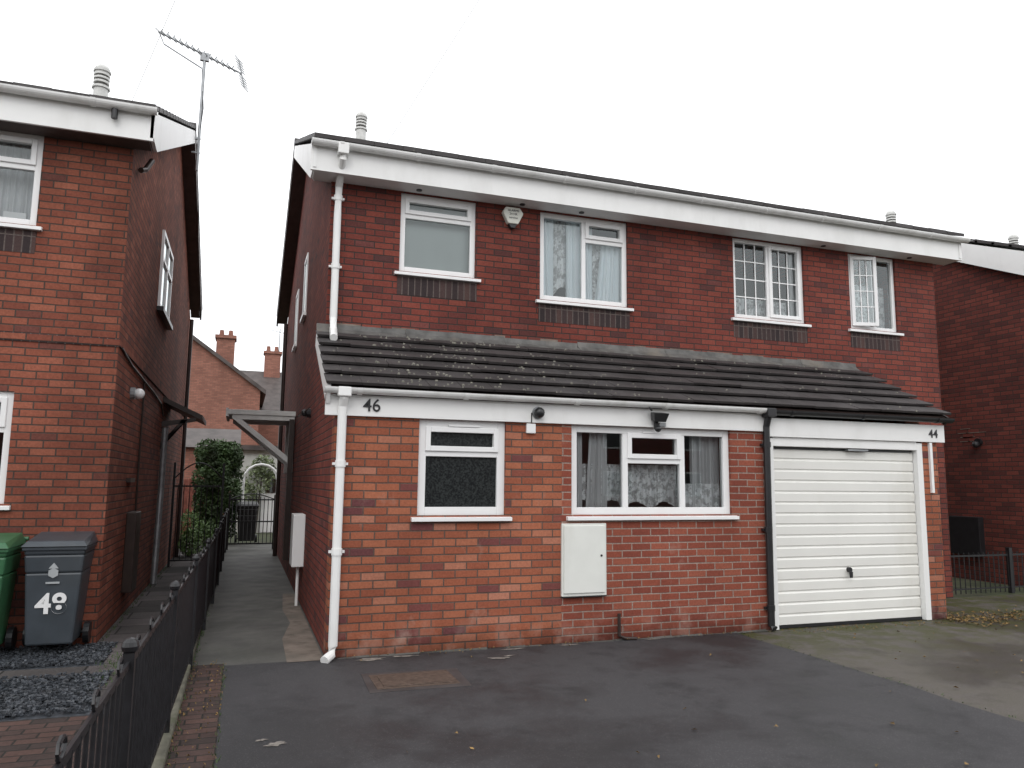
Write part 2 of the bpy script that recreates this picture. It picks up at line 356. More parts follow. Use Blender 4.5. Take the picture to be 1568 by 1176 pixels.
# ================================================================== MAIN HOUSE
H=empty('brick_house'); XE=9.08; ZS=5.0
U=[(.81,1.74,4.04,ZS),(2.58,3.81,3.86,ZS),(5.44,6.63,3.87,ZS),(7.44,8.32,3.87,ZS)]
b=B(); wall(b,.25,XE-.25,Y1,Y1+.25,-.05,5.1,U+[(.4,7.3,-.05,2.4)]); b.make('upper_wall',M_up,H)
flank=[(0,0,-.05),(0,YR,-.05),(0,YR,5.1),(0,RY,7.3),(0,Y1,5.1),(0,Y1,3.25),(0,0,2.40)]
b=B(); b.prism(flank,(.25,0,0)); b.make('flank_wall',M_up,H)
b=B(); b.prism([(XE-.25,Y1,-.05),(XE-.25,YR,-.05),(XE-.25,YR,5.1),(XE-.25,RY,7.3),(XE-.25,Y1,5.1)],(.25,0,0)); b.make('flank_wall_far',M_up,H)
b=B(); b.box(.25,XE-.25,YR-.25,YR,-.05,5.1); b.make('rear_wall',M_up,H)
b=B(); b.box(.25,XE-.25,Y1+.25,YR-.25,2.6,2.8); b.box(.25,XE-.25,Y1+1.9,Y1+2.0,2.8,5.1); b.box(.25,XE-.25,1.7,1.8,0,2.6); b.box(4.25,4.35,Y1+.25,Y1+1.9,2.8,5.1); b.make('interior_partitions',M_room,H)
b=B(); wall(b,.25,2.30,0,.22,-.05,2.25,[(.80,1.69,1.27,2.2)]); b.make('front_wall',M_low,H)
b=B(); b.box(-.002,.25,-.002,.22,-.05,2.25); b.make('front_wall_corner',M_low,H)
b=B(); wall(b,2.30,4.83,0,.22,-.05,2.25,[(2.41,4.35,1.27,2.2)]); b.make('front_wall_infill',M_inf,H)
b=B(); b.box(7.15,7.40,0,.25,-.05,2.2); b.make('garage_pier',M_low,H)
b=B(); b.prism([(7.17,.25,-.05),(7.17,Y1,-.05),(7.17,Y1,3.2),(7.17,.25,2.55),],(.24,0,0)); b.make('garage_side_wall',M_low,H)
b=B(); b.box(-.10,4.81,-.035,.02,2.20,2.40); b.make('lower_fascia',M_fascia,H,bev=.003)
b=B(); b.box(4.81,7.50,-.037,.02,2.145,2.36); b.make('garage_fascia',M_fascia,H,bev=.003)
th=math.atan2(.80,1.48); L=1.66; ct,st_=math.cos(th),math.sin(th); Y0,Z0=-.13,2.455
def sp(x,s,n): return (x,Y0+s*ct-n*st_,Z0+s*st_+n*ct)
b=B(); rows=6; g=L/rows
for i in range(rows):
    tw=.325; x=-.11-(tw/2 if i%2 else 0)
    while x<7.49:
        a=max(x,-.11)+.0012; e=min(x+tw,7.5)-.0012
        if e-a>.03:
            j=random.uniform(-.003,.003); s0=i*g; s1=min(L,s0+g+.05); k=random.uniform(-.006,.006)
            n0=.06+j; n1=.008; j2=random.uniform(-.004,.004)
            b.hexa([sp(a,s0+k,n0-.03),sp(e,s0+k,n0-.03+j2),sp(e,s1,n1-.015),sp(a,s1,n1-.015),sp(a,s0+k,n0),sp(e,s0+k,n0+j2),sp(e,s1,n1+.002),sp(a,s1,n1+.002)])
        x+=tw
b.make('lean_to_tiles',M_tile,H,bev=.003)
M_deb=simple('lichen_debris',(.26,.25,.21),.9,.4,30); b=B()
for i in range(330):
    r=random.randrange(6); x=random.choice((random.uniform(0,7.3),random.gauss(1.4,.9),random.gauss(1.0,.5)))
    if not -.05<x<7.3: continue
    s=(r+random.random()**2*.9)*g; s=min(s,L-.05); n=.06-(s-r*g)/g*.045+.004; z=random.uniform(.006,.018)
    b.hexa([sp(x,s,n-.01),sp(x+z*1.8,s,n-.01),sp(x+z*1.5,s+z,n-.01),sp(x,s+z,n-.01),sp(x+z*.3,s+z*.2,n+z*.5),sp(x+z*1.4,s+z*.2,n+z*.4),sp(x+z*1.2,s+z*.8,n+z*.4),sp(x+z*.3,s+z*.8,n+z*.5)])
b.make('roof_debris',M_deb,H)
b=B(); b.hexa([sp(-.06,.02,-.05),sp(7.45,.02,-.05),sp(7.45,L,-.05),sp(-.06,L,-.05),sp(-.06,.02,-.008),sp(7.45,.02,-.008),sp(7.45,L,-.008),sp(-.06,L,-.008)]); b.make('lean_to_deck',M_brownv,H)
b=B(); b.hexa([sp(-.10,-.0,-.17),sp(-.065,-.0,-.17),sp(-.065,L,-.17),sp(-.10,L,-.17),sp(-.10,0,.012),sp(-.065,0,.012),sp(-.065,L,-.008),sp(-.10,L,-.008)])
b.make('lean_to_bargeboard',M_fascia,H)
b=B(); b.hexa([sp(7.455,-.0,-.10),sp(7.49,-.0,-.10),sp(7.49,L,-.10),sp(7.455,L,-.10),sp(7.455,0,.0),sp(7.49,0,.0),sp(7.49,L,-.012),sp(7.455,L,-.012)]); b.make('lean_to_verge',M_brown,H)
b=B(); x=-.1
while x<7.45:
    e=min(7.48,x+random.uniform(.9,1.4)); t=random.uniform(-.012,.008); q=random.uniform(-.012,.012)
    b.prism([(x,Y1-.008,3.345+t),(x,Y1-.02,3.29+t),(x,Y1-.10+q,3.232),(x,Y1-.10+q,3.224),(x,Y1-.002,3.27),(x,Y1-.002,3.345+t)],(e-x-.004,0,0)); x=e
b.make('lead_flashing',M_lead,H)
b=B(); x=.1
while x<7.3:
    e=x+random.uniform(.1,.5); b.box(x,min(e,7.3),Y1-.004,Y1,3.335,3.335+random.uniform(.015,.03)); x=e+random.uniform(.1,.6)
b.make('flashing_pointing',M_concl,H)
gutter(H,'lower_gutter',-.12,4.80,-.095,2.455,M_gut,.055)
gutter(H,'lower_gutter_black',4.80,7.56,-.095,2.44,M_black,.055)
b=B(); b.box(-.26,9.36,1.08,1.11,5.01,5.30); b.make('upper_fascia',M_fascia,H)
b=B(); b.box(-.22,9.32,1.11,Y1+.01,5.01,5.03); b.make('upper_soffit',M_fascia,H)
for xx in (1.0,2.3,3.1,6.9,8.5):
    b=B(); b.tube([(xx,1.25,5.012),(xx,1.25,5.0)],.035,10); b.make('soffit_vent',M_black,H)
gutter(H,'upper_gutter',-.26,9.42,1.02,5.33,M_gut,.058,step=.95)
roof(H,-.24,9.34,1.00,YR+.25,5.37,7.45,M_tile)
verge(H,-.235,-.20,1.07,YR+.2,5.34,7.42); verge(H,9.30,9.335,1.07,YR+.2,5.34,7.42)
b=B(); b.box(-.20,.0,1.11,1.45,5.03,5.05); b.make('boxed_eave',M_fascia,H)
b=B(); b.prism([(-.2,1.4,5.12),(-.2,RY,7.19),(-.2,RY,7.21),(-.2,1.4,5.14)],(.2,0,0)); b.prism([(-.2,YR+.1,5.15),(-.2,RY,7.19),(-.2,RY,7.21),(-.2,YR+.1,5.17)],(.2,0,0)); b.make('verge_soffit',M_brownv,H)
flue(H,.89,RY-.1,7.66)
window(H,'bathroom_window',*U[0],Y1,[(0,1,4.73,None,'t')])
window(H,'bedroom_window',*U[1],Y1,[(0,.5,None,None,''),(.5,1,4.70,None,'t')])
window(H,'georgian_window',*U[2],Y1,[(0,.5,None,(3,4),''),(.5,1,None,(3,4),'o')],fw=.055)
window(H,'box_room_window',*U[3],Y1,[(0,.54,None,(3,4),'x'),(.54,1,None,None,'')],fw=.055)
window(H,'obscure_window',.80,1.69,1.27,2.2,0,[(0,1,1.87,None,'t')],fw=.08,obs=True)
window(H,'lounge_window',2.41,4.35,1.27,2.2,0,[(0,.33,None,None,''),(.33,.69,1.84,None,'t'),(.69,1,None,None,'')],fw=.075)
b=B(); b.box(1.10,1.42,.012,.036,2.135,2.155); b.box(3.25,3.5,.012,.036,2.135,2.155); b.make('trickle_vent',M_upvc,H)
for i,(a,c,e,f) in enumerate(U):
    b=B(); b.box(a-.02,c+.02,Y1-.004,Y1+.02,e-.055-.23,e-.055); b.make('soldier_panel',M_sold,H)
b=B(); b.box(.8,1.75,Y1+.16,Y1+.17,4.0,5.0); b.make('frosted_blind',M_blind,H)
yc=Y1+.15
curtain(2.62,2.83,3.9,4.98,yc,M_curw,H,'curtain_a',.085,.02,.06); curtain(2.80,3.2,3.9,4.98,yc+.06,M_net,H,'net_a',.06,.02,0,.2); curtain(3.0,3.2,3.9,4.98,yc,M_curw,H,'curtain_b',.085,.02)
curtain(3.2,3.78,3.9,4.72,yc+.04,M_net,H,'net_b',.075,.02); curtain(3.2,3.36,3.9,4.98,yc,M_curw,H,'curtain_ba',.08,.02,.04); curtain(3.5,3.78,3.9,4.72,yc,M_curw,H,'curtain_bb',.08,.02,-.1)
curtain(5.48,5.58,3.9,4.98,yc,M_cur,H,'curtain_c',.07); curtain(6.48,6.6,3.9,4.98,yc,M_cur,H,'curtain_d',.07); curtain(5.6,6.45,3.9,4.2,yc+.06,M_net,H,'net_c',.09)
curtain(7.48,7.62,3.9,4.98,yc+.05,M_cur,H,'curtain_e',.07); curtain(7.62,8.3,3.9,4.6,yc+.08,M_net,H,'net_e',.08)
curtain(2.46,2.60,1.3,2.17,.17,M_cur,H,'curtain_f',.06); curtain(2.70,2.9,1.3,2.17,.19,M_cur,H,'curtain_g',.06,.02,-.05); curtain(2.45,3.1,1.3,1.80,.22,M_net,H,'net_f',.10,.03,0,.12)
curtain(3.95,4.32,1.3,2.17,.19,M_cur,H,'curtain_h',.08,.025); curtain(3.1,3.78,1.3,1.80,.22,M_net,H,'net_g',.12,.02,0,.1); curtain(3.75,4.32,1.3,1.6,.165,M_net,H,'net_h',.12)
b=B(); prof=[(.03,.075)]
n=16; ph=(2.03-.03)/n
for i in range(n):
    z0=.03+i*ph; prof+=[(z0+.006,.060),(z0+ph-.03,.056),(z0+ph-.012,.074),(z0+ph,.075)]
for i in range(len(prof)-1):
    (za,ya),(zb,yb)=prof[i],prof[i+1]; b.quad((4.93,ya,za),(7.06,ya,za),(7.06,yb,zb),(4.93,yb,zb))
b.make('garage_door',M_door,H,fix=False)
b=B(); b.box(4.83,4.925,-.01,.10,0,2.13); b.box(7.065,7.15,-.01,.10,0,2.13); b.box(4.925,7.065,-.008,.10,2.04,2.143); b.make('garage_frame',M_fascia,H,bev=.004)
b=B(); b.box(4.93,7.06,.05,.09,.0,.03); b.box(4.95,7.04,.052,.06,2.012,2.038); b.make('garage_threshold',M_black,H)
b=B(); b.tube([(5.98,.06,.62),(5.98,.02,.62)],.03,12); b.prism([(5.955,.02,.60),(6.005,.02,.60),(6.0,.02,.53),(5.96,.02,.53)],(0,-.012,0)); b.make('garage_handle',M_black,H,bev=.003)
b=B(); b.box(6.0,6.3,-.01,0.05,2.01,2.03); b.make('garage_top_catch',M_metal,H)
b=B(); b.box(4.6,7.6,1.30,1.34,0,2.6); b.make('garage_interior',M_room,H)
pipe(H,'upper_downpipe',[(.08,1.02,5.30),(.08,1.02,5.16),(.075,1.28,4.93),(.075,1.305,4.6),(.075,1.305,3.40),(.07,1.20,3.24),(.05,.93,3.11)],.042,M_pipew,[(.075,1.305,4.8),(.075,1.305,4.0)])
b=B(); b.box(.02,.14,.96,1.08,5.2,5.33); b.make('gutter_outlet',M_pipew,H,bev=.01)
pipe(H,'lower_downpipe',[(.06,-.095,2.43),(.06,-.095,2.36),(.055,-.055,2.28),(.05,-.055,.12),(.035,-.08,.05),(-.03,-.16,.02)],.042,M_pipew,[(.055,-.055,1.75),(.053,-.055,.95)])
b=B(); b.box(.0,.12,-.16,-.04,2.37,2.46); b.make('gutter_outlet',M_pipew,H,bev=.01)
pipe(H,'black_downpipe',[(4.81,-.095,2.44),(4.81,-.095,2.38),(4.805,-.05,2.25),(4.79,-.05,.06),(4.80,-.09,.03)],.038,M_black,[(4.805,-.05,2.05),(4.79,-.05,1.1),(4.79,-.05,.25)])
b=B(); b.box(4.75,4.87,-.16,-.04,2.36,2.46); b.make('gutter_outlet',M_black,H,bev=.01)
b=B(); b.box(7.255,7.295,-.03,.0,1.52,2.14); b.make('white_trunking',M_pipew,H)
b=B(); b.box(2.29,2.79,-.03,.0,.46,1.185); b.make('meter_frame',M_meter,H,bev=.005)
b=B(); b.box(2.31,2.77,-.045,-.03,.49,1.165); b.make('meter_door',M_meter,H,bev=.006)
b=B(); b.tube([(2.725,-.045,.86),(2.725,-.05,.86)],.012,8); b.box(2.30,2.78,-.047,-.0,.452,.459); b.make('meter_lock',M_black,H)
b=B(); b.prism([(2.06,Y1,4.9),(2.10,Y1,4.97),(2.28,Y1,4.97),(2.33,Y1,4.9),(2.26,Y1,4.76),(2.13,Y1,4.76)],(0,-.075,0)); b.make('alarm_box',simple('alarm_cream',(.62,.62,.56),.4,.05),H,bev=.01)
b=B(); b.prism([(2.14,Y1,4.76),(2.25,Y1,4.76),(2.22,Y1,4.71),(2.17,Y1,4.71)],(0,-.06,0)); b.make('alarm_base',M_black,H,bev=.005)
for k,s in enumerate(('ALARMS','24 HR','service')): text('alarm_text','%s'%s,.04,(2.195,Y1-.077,4.925-k*.045),M_black,H,ext=.001)
b=B(); b.tube([(2.02,-.036,2.30),(2.02,-.05,2.30)],.065,14); b.make('lamp_base',M_metal,H); b=B(); b.ball((2.02,-.08,2.30),.055,8); b.make('lamp_globe',M_black,H,smooth=True)
b=B(); b.box(1.90,2.0,-.035,0,2.09,2.19); b.make('junction_box',M_upvc,H,bev=.008)
b=B(); b.hexa([(3.31,-.14,2.25),(3.45,-.14,2.25),(3.44,-.05,2.27),(3.32,-.05,2.27),(3.29,-.18,2.34),(3.47,-.18,2.34),(3.45,-.06,2.36),(3.31,-.06,2.36)]); b.box(3.36,3.40,-.07,-.036,2.18,2.30); b.ball((3.38,-.09,2.18),.036,6); b.tube([(3.29,-.12,2.37),(3.25,-.14,2.40)],.012,6); b.make('flood_light',M_black,H,bev=.004)
b=B(); b.box(3.42,3.50,-.055,-.037,2.21,2.25); b.make('flood_light_backplate',M_metal,H)
pipe(H,'lamp_cable',[(1.95,-.04,2.3),(1.95,-.04,2.2)],.006,M_black)
pipe(H,'waste_pipe',[(2.93,-.03,.27),(2.93,-.03,.05),(3.0,-.03,.02),(3.12,-.05,.015)],.017,M_brown)
text('number_46','46',.17,(.33,-.042,2.30),M_black,H,ext=.003,bold=.001); text('number_44','44',.15,(7.31,-.042,2.245),M_black,H,ext=.003,bold=.001)
b=B(); b.box(-.15,0,2.95,3.4,.50,1.16); b.make('flank_meter_box',M_upvc,H,bev=.01); pipe(H,'flank_meter_pipe',[(-.06,3.1,.5),(-.06,3.1,0)],.02,M_upvc)
b=B(); b.tube([(0,2.9,2.46),(-.05,2.9,2.46)],.06,10); b.ball((-.07,2.9,2.46),.05,6); b.make('flank_lamp',M_black,H)
for (ya,yb,za,zb) in ((4.6,5.2,4.15,5.1),(6.6,7.2,4.0,5.0)):
    b=B(); b.box(-.02,.0,ya,ya+.06,za,zb); b.box(-.02,.0,yb-.06,yb,za,zb); b.box(-.02,0,ya+.06,yb-.06,za,za+.06); b.box(-.02,0,ya+.06,yb-.06,zb-.06,zb); b.box(-.05,0,ya-.04,yb+.04,za-.05,za); b.make('flank_window_frame',M_upvc,H)
    b=B(); b.box(-.008,.0,ya+.06,yb-.06,za+.06,zb-.06); b.make('flank_window_glass',M_obs,H)
b=B()
b.box(-1.08,0,6.0,7.2,2.66,2.74); b.box(-1.10,-1.06,5.98,7.22,2.62,2.76)
for yy in (6.02,7.12):
    b.box(-.09,-.01,yy,yy+.07,1.72,2.66); b.box(-1.0,-.09,yy,yy+.07,2.58,2.66); b.prism([(-.98,yy,2.58),(-.85,yy,2.58),(-.09,yy,1.98),(-.09,yy,1.87)],(0,.07,0))
b.make('door_canopy',simple('canopy_grey_paint',(.76,.76,.74),.6,.1,5,dirt=(.4,.4,.36,.4)),H,bev=.004)
b=B(); b.box(-.10,-.02,5.9,6.0,.3,2.6); b.tube([(-.08,2.2,2.46),(-.08,4.0,2.5)],.01,6); b.make('flank_soil_pipe',M_brown,H)
b=B(); b.tube([(-.06,9.9,0),(-.06,9.9,5.0)],.045,10); b.make('rear_soil_pipe',M_brown,H)
# ================================================================== NEIGHBOUR 48
N=empty('brick_house'); X8=-2.05; YF=1.25
b=B(); wall(b,-9.5,X8-.25,YF,YF+.25,-.05,5.09,[(-4.1,-2.87,4.09,5.05),(-4.4,-2.92,1.34,2.42)]); b.make('front_wall',M_48,N)
b=B(); b.prism([(X8,YF,-.05),(X8,YR,-.05),(X8,YR,5.09),(X8,RY,7.27),(X8,YF,5.09)],(-.25,0,0)); b.make('flank_wall',M_48,N)
b=B(); b.box(-9.5,X8-.25,YR-.25,YR,-.05,5.1); b.box(-9.5,-9.3,YF+.25,YR-.25,-.05,5.1); b.make('rear_wall',M_48,N)
b=B(); b.box(-9.3,X8-.25,YF+1.9,YF+2,0,5.1); b.box(-9.3,X8-.25,YF+.25,YF+1.9,2.6,2.8); b.make('interior_partition',M_room,N)
b=B(); b.box(-9.5,X8+.015,YF-.015,YF,2.925,2.99); b.box(X8,X8+.015,YF,YR,2.925,2.99); b.make('string_course',M_48,N)
b=B(); b.box(-9.5,X8+.01,YF-.012,YF,2.99,3.0); b.box(-9.5,X8+.01,YF-.01,YF,2.915,2.925); b.make('string_course_painted_shadow',M_sold,N)  # solid dark strips stand in for shadow lines along the string course
b=B(); b.box(-9.7,X8+.21,.98,1.01,5.03,5.32); b.make('fascia',M_fascia,N)
b=B(); b.box(-9.6,X8+.17,1.01,YF+.01,5.03,5.05); b.make('soffit',M_brownv,N)
gutter(N,'gutter',-9.7,X8+.24,.92,5.345,M_gut,.058,step=.9)
roof(N,-9.7,X8+.22,.93,YR+.25,5.365,7.45,M_tile)
verge(N,X8+.18,X8+.215,.98,YR+.2,5.36,7.42)
b=B(); b.prism([(X8,1.3,5.14),(X8,RY,7.20),(X8,RY,7.22),(X8,1.3,5.16)],(.18,0,0)); b.prism([(X8,YR+.1,5.14),(X8,RY,7.20),(X8,RY,7.22),(X8,YR+.1,5.16)],(.18,0,0)); b.make('verge_soffit',M_brownv,N)
window(N,'bedroom_window',-4.1,-2.87,4.09,5.05,YF,[(0,.45,None,None,''),(.45,1,4.70,None,'t')])
window(N,'lounge_window',-4.4,-2.92,1.34,2.42,YF,[(0,.5,None,None,''),(.5,1,2.05,None,'t')])
b=B(); b.box(-4.1,-2.86,YF-.004,YF+.02,3.8,4.03); b.make('soldier_panel',M_sold,N)
curtain(-3.4,-2.9,4.1,5.05,YF+.3,M_cur,N,'curtain',.1)
b=B(); b.box(-3.2,-3.0,YF+.15,YF+.2,4.13,4.25); b.make('windowsill_card',M_paint,N)
flue(N,-3.27,RY-.1,7.62,1.2)
pipe(N,'soffit_outlet',[(-2.2,.93,5.30),(-2.2,.93,5.19)],.03,M_black)
b=B(); ya,yb,za,zb=4.3,5.75,4.0,5.12
for xx0,xx1 in ((X8,X8+.035),):
    b.box(xx0,xx1,ya,ya+.06,za,zb); b.box(xx0,xx1,yb-.06,yb,za,zb); b.box(xx0,xx1,ya+.06,yb-.06,za,za+.06); b.box(xx0,xx1,ya+.06,yb-.06,zb-.06,zb); b.box(xx0,xx1,(ya+yb)/2-.03,(ya+yb)/2+.03,za+.06,zb-.06); b.box(xx0,xx1,ya+.06,yb-.06,4.7,4.75)
b.make('flank_window_frame',M_upvc,N)
b=B(); b.box(X8,X8+.012,ya+.06,yb-.06,za+.06,zb-.06); b.make('flank_window_glass',M_glassd,N)
b=B(); b.box(X8,X8+.09,ya-.05,yb+.05,za-.06,za); b.make('flank_window_sill',M_black,N)
b=B(); b.tube([(X8,2.35,2.56),(X8+.05,2.35,2.56)],.07,12); b.make('flank_lamp_base',M_metal,N)
b=B(); b.ball((X8+.09,2.35,2.56),.06,8); b.make('flank_lamp',M_upvc,N,smooth=True)
b=B(); b.prism([(X8,6.0,2.82),(X8,6.0,2.90),(X8+.60,6.0,2.62),(X8+.60,6.0,2.54)],(0,1.4,0))
b.prism([(X8,6.0,2.42),(X8,6.0,2.50),(X8+.50,6.0,2.58),(X8+.50,6.0,2.52)],(0,.07,0)); b.prism([(X8,6.0,2.05),(X8,6.0,2.16),(X8+.38,6.0,2.54),(X8+.29,6.0,2.54)],(0,.07,0)); b.make('door_canopy',M_brown,N)
pipe(N,'soil_pipe',[(X8+.06,6.0,2.4),(X8+.06,6.0,1.4),(X8+.06,5.8,0)],.045,M_metal)
pipe(N,'cable',[(X8+.015,1.4,2.93),(X8+.015,2.2,2.86),(X8+.015,4.5,2.80),(X8+.015,5.6,2.75),(X8+.015,6.0,2.6)],.012,M_black)
pipe(N,'cable_drop',[(X8+.015,3.4,2.85),(X8+.015,3.45,.2)],.012,M_brown)
pipe(N,'rear_downpipe',[(X8+.06,10.2,0),(X8+.06,10.2,5.0)],.04,M_brown)
b=B(); b.box(X8,X8+.11,2.75,3.2,.28,1.2); b.make('flank_meter_box',M_brown,N,bev=.01)
b=B(); b.box(X8,X8+.05,2.5,2.9,1.55,1.6); b.make('pipe_stub',M_brown,N)
pipe(N,'eave_pipe',[(X8+.05,1.5,4.90),(X8+.08,1.6,4.95),(X8+.12,1.75,5.12)],.03,M_brown)
A=empty('tv_aerial'); b=B(); ax=X8+.27; ay=RY
b.tube([(ax,ay,6.7),(ax+.01,ay,8.68)],.026,8); b.box(ax-.1,ax+.03,ay-.02,ay+.02,7.0,7.03); b.box(ax-.1,ax+.03,ay-.02,ay+.02,7.25,7.28); b.make('mast',M_metal,A)
b=B(); p0=Vector((-2.50,ay-.1,8.98)); p1=Vector((-1.17,ay+.1,8.60)); b.tube([p0,p1],.018,6)
side=Vector((.35,.9,.1)).normalized()
for i in range(13):
    c=p0.lerp(p1,i/14.0+.02); l=.15
    b.tube([c-side*l,c,c+side*l],.009,5); b.tube([c,c+Vector((.035,0,.07))],.011,5)
for s in (-1,1):
    e=p1+Vector((-.06*s,0,.25*s)); b.tube([p1,e],.012,5)
    for k in range(1,6):
        c=p1.lerp(e,k/5); b.tube([c-side*.17,c+side*.17],.009,5)
b.tube([p0+Vector((.02,0,-.02)),p0+Vector((.1,0,-.2)),Vector((-1.80,ay,8.52))],.013,5)
b.box(-1.84,-1.70,ay-.03,ay+.03,8.66,8.8); b.make('yagi_elements',M_metal,A)
b=B(); b.tube([(ax-.02,ay,8.5),(ax+.04,ay-.03,7.8),(ax-.02,ay,7.0),(ax+.05,ay,6.3),(ax+.02,ay+1,5.9)],.009,5); b.make('coax_cable',M_black,A)
# ================================================================== NEIGHBOUR 42
K=empty('brick_house'); X2=11.4
b=B(); b.prism([(X2,Y1,-.05),(X2,YR,-.05),(X2,YR,5.1),(X2,RY,7.3),(X2,Y1,5.1)],(.25,0,0)); b.make('flank_wall',M_42,K)
b=B(); wall(b,X2+.25,20.5,Y1,Y1+.25,-.05,5.1,[(12.3,13.4,3.9,5.0),(12.3,14.2,1.2,2.2)]); b.box(X2+.25,20.5,YR-.25,YR,-.05,5.1); b.box(20.25,20.5,Y1+.25,YR-.25,-.05,5.1); b.make('front_wall',M_42,K)
window(K,'upper_window',12.3,13.4,3.9,5.0,Y1,[(0,.5,None,None,''),(.5,1,4.7,None,'t')]); window(K,'lower_window',12.3,14.2,1.2,2.2,Y1,[(0,.5,None,None,''),(.5,1,1.85,None,'t')])
b=B(); b.box(X2-.22,20.7,1.08,1.11,5.01,5.30); b.make('fascia',M_fascia,K); b=B(); b.box(X2-.2,20.6,1.11,Y1+.01,5.01,5.03); b.make('soffit',M_fascia,K)
gutter(K,'gutter',X2-.24,20.7,1.02,5.335,M_gut,.062); roof(K,X2-.22,20.7,1.02,YR+.25,5.36,7.45,M_tile); verge(K,X2-.215,X2-.18,1.07,YR+.2,5.34,7.42)
flue(K,13.06,RY-.1,7.38,1.1); flue(K,16.95,RY-.1,7.28,1.1)
b=B(); b.box(X2-.12,X2,2.68,3.28,.42,1.08); b.make('flank_meter_box',M_black,K,bev=.01)
b=B(); b.tube([(X2,2.66,2.38),(X2-.05,2.66,2.38)],.07,10); b.ball((X2-.09,2.66,2.34),.06,7); b.make('flank_lamp',M_black,K)
b=B()
for k in range(9): yq=2.3+random.random()*.6; zq=2.40+random.randrange(4)*.075; b.box(X2-.006,X2,yq,yq+.2,zq,zq+.012)
b.make('brick_repair',M_concl,K)
# ================================================================== GROUND
def sheet(name,pts,z,mat,par=None):
    b=B(); b.quad(*[(p[0],p[1],z) for p in pts]); o=b.make(name,mat,par,fix=False); return o
sheet('ground',[(-250,-250),(250,-250),(250,250),(-250,250)],-.02,M_ground)
edge=[(4.36+random.uniform(-.03,.03),-7.9+k*.4) for k in range(20)]+[(4.38,.0)]
sheet('driveway',[(-.86,-7.9)]+edge+[(-.86,.0)],0,M_asph)
sheet('driveway',[(4.2,-7.9),(11.3,-7.9),(11.3,1.36),(7.41,1.36),(7.41,.1),(4.2,.1)],-.006,M_asph2)
sheet('road',[(-60,-18),(60,-18),(60,-9.9),(-60,-9.9)],-.012,M_road)
sheet('pavement',[(-60,-9.8),(60,-9.8),(60,-7.9),(-60,-7.9)],-.004,M_asph2)
b=B(); b.box(-60,60,-9.9,-9.8,-.1,.0); b.make('road_kerb',M_kerb)
sheet('driveway_edging',[(-1.14,-7.9),(-.86,-7.9),(-.86,.05),(-1.12,.05)],.006,M_pav)
sheet('side_path',[(-1.12,.0),(.0,.0),(.0,13.5),(-1.12,13.5)],-.002,M_conc)
sheet('side_path_channel',[(-.34,-.05),(-.02,-.05),(-.02,4.2),(-.17,4.2),(-.24,2.8),(-.2,1.9),(-.33,1.0)],.004,M_concl)
b=B(); b.box(-1.22,-1.12,-7.8,11.6,-.05,.05); b.make('path_kerb',M_kerb,bev=.01)
sheet('neighbour_path',[(-2.05,1.2),(-1.22,1.2),(-1.22,13),(-2.05,13)],.0,M_slab)
sheet('neighbour_front_path',[(-1.75,-.9),(-1.22,-.9),(-1.22,1.2),(-1.9,1.2)],.004,M_slab)
sheet('neighbour_paving',[(-9,.05),(-1.75,-.12),(-1.75,.28),(-9,.45)],.006,M_slab)
sheet('neighbour_drive',[(-9,-7.9),(-1.22,-7.9),(-1.22,-1.25),(-9,-.95)],.003,M_pav)
sheet('slate_gravel_bed',[(-9,-1.3),(-1.22,-1.3),(-1.22,1.25),(-9,1.25)],-.003,M_slate)
b=B()
def chip(x,y,s,z):
    a=random.random()*6.28; pts=[]
    for k in range(4):
        t=a+k*1.57+random.uniform(-.4,.4); pts.append(Vector((x+math.cos(t)*s*random.uniform(.5,1),y+math.sin(t)*s*random.uniform(.4,.8),z+random.uniform(-.006,.012))))
    b.prism([tuple(p) for p in pts],(0,0,.006+random.random()*.006))
for i in range(5200):
    if i%2: x=random.uniform(-3.4,-1.85); y=random.uniform(.38,1.22)
    else: x=random.uniform(-3.0,-1.72); y=random.uniform(-1.15,-.02)
    chip(x,y,random.uniform(.012,.028),random.uniform(.0,.02))
b.make('slate_chippings',M_slate)
G=empty('drain_cover'); b=B(); b.box(.27,.93,-1.17,-.72,.0,.006); b.make('frame',M_iron2,G); b=B(); b.box(.33,.87,-1.12,-.77,.006,.011); b.make('cover',M_iron2,G,bev=.002)
b=B(); b.prism([(.2,-1.24,0),(1.0,-1.26,0),(1.03,-.68,0),(.22,-.64,0)],(0,0,.003)); b.make('surround',M_stain,G)
b=B(); x=.1
while x<4.7:
    e=x+random.uniform(.05,.3); h=random.uniform(.006,.02); d=random.uniform(.01,.045)
    b.hexa([(x,-d*.6,0),(e,-d,0),(e,-.001,0),(x,-.001,0),(x,-.012,h*.6),(e,-.01,h),(e,-.001,h),(x,-.001,h*.6)]); x=e+random.choice((0,0,random.uniform(.1,.5)))
b.make('wall_foot_mortar',M_conc)
M_spill=simple('cement_spill',(.20,.18,.16),.9,.4,14,dirt=(.05,.047,.043,1),dscale=11)
b=B()
def blob(cx,cy,rx,ry):
    n=26; pts=[]; p1,p2,p3=[random.random()*6.28 for _ in range(3)]
    for k in range(n):
        t=k*2*math.pi/n; r=1+.28*math.sin(2*t+p1)+.2*math.sin(5*t+p2)+.12*math.sin(9*t+p3); pts.append((cx+rx*r*math.cos(t),cy+ry*r*math.sin(t),.004))
    b.quad(*pts)
for (cx,cy,rx,ry) in ((.38,-.14,.14,.045),(.70,-.10,.10,.03),(1.5,-.42,.09,.035),(1.62,-.36,.05,.02),(1.75,-.10,.14,.02),(-.52,-2.2,.06,.035),(-.60,-2.1,.03,.02),(2.35,-.08,.12,.018),(3.3,-.07,.1,.015)): blob(cx,cy,rx,ry)
b.make('cement_spill',M_spill,fix=False)
M_leaf=simple('dry_leaf',(.17,.105,.035),.8,.7,11); b=B()
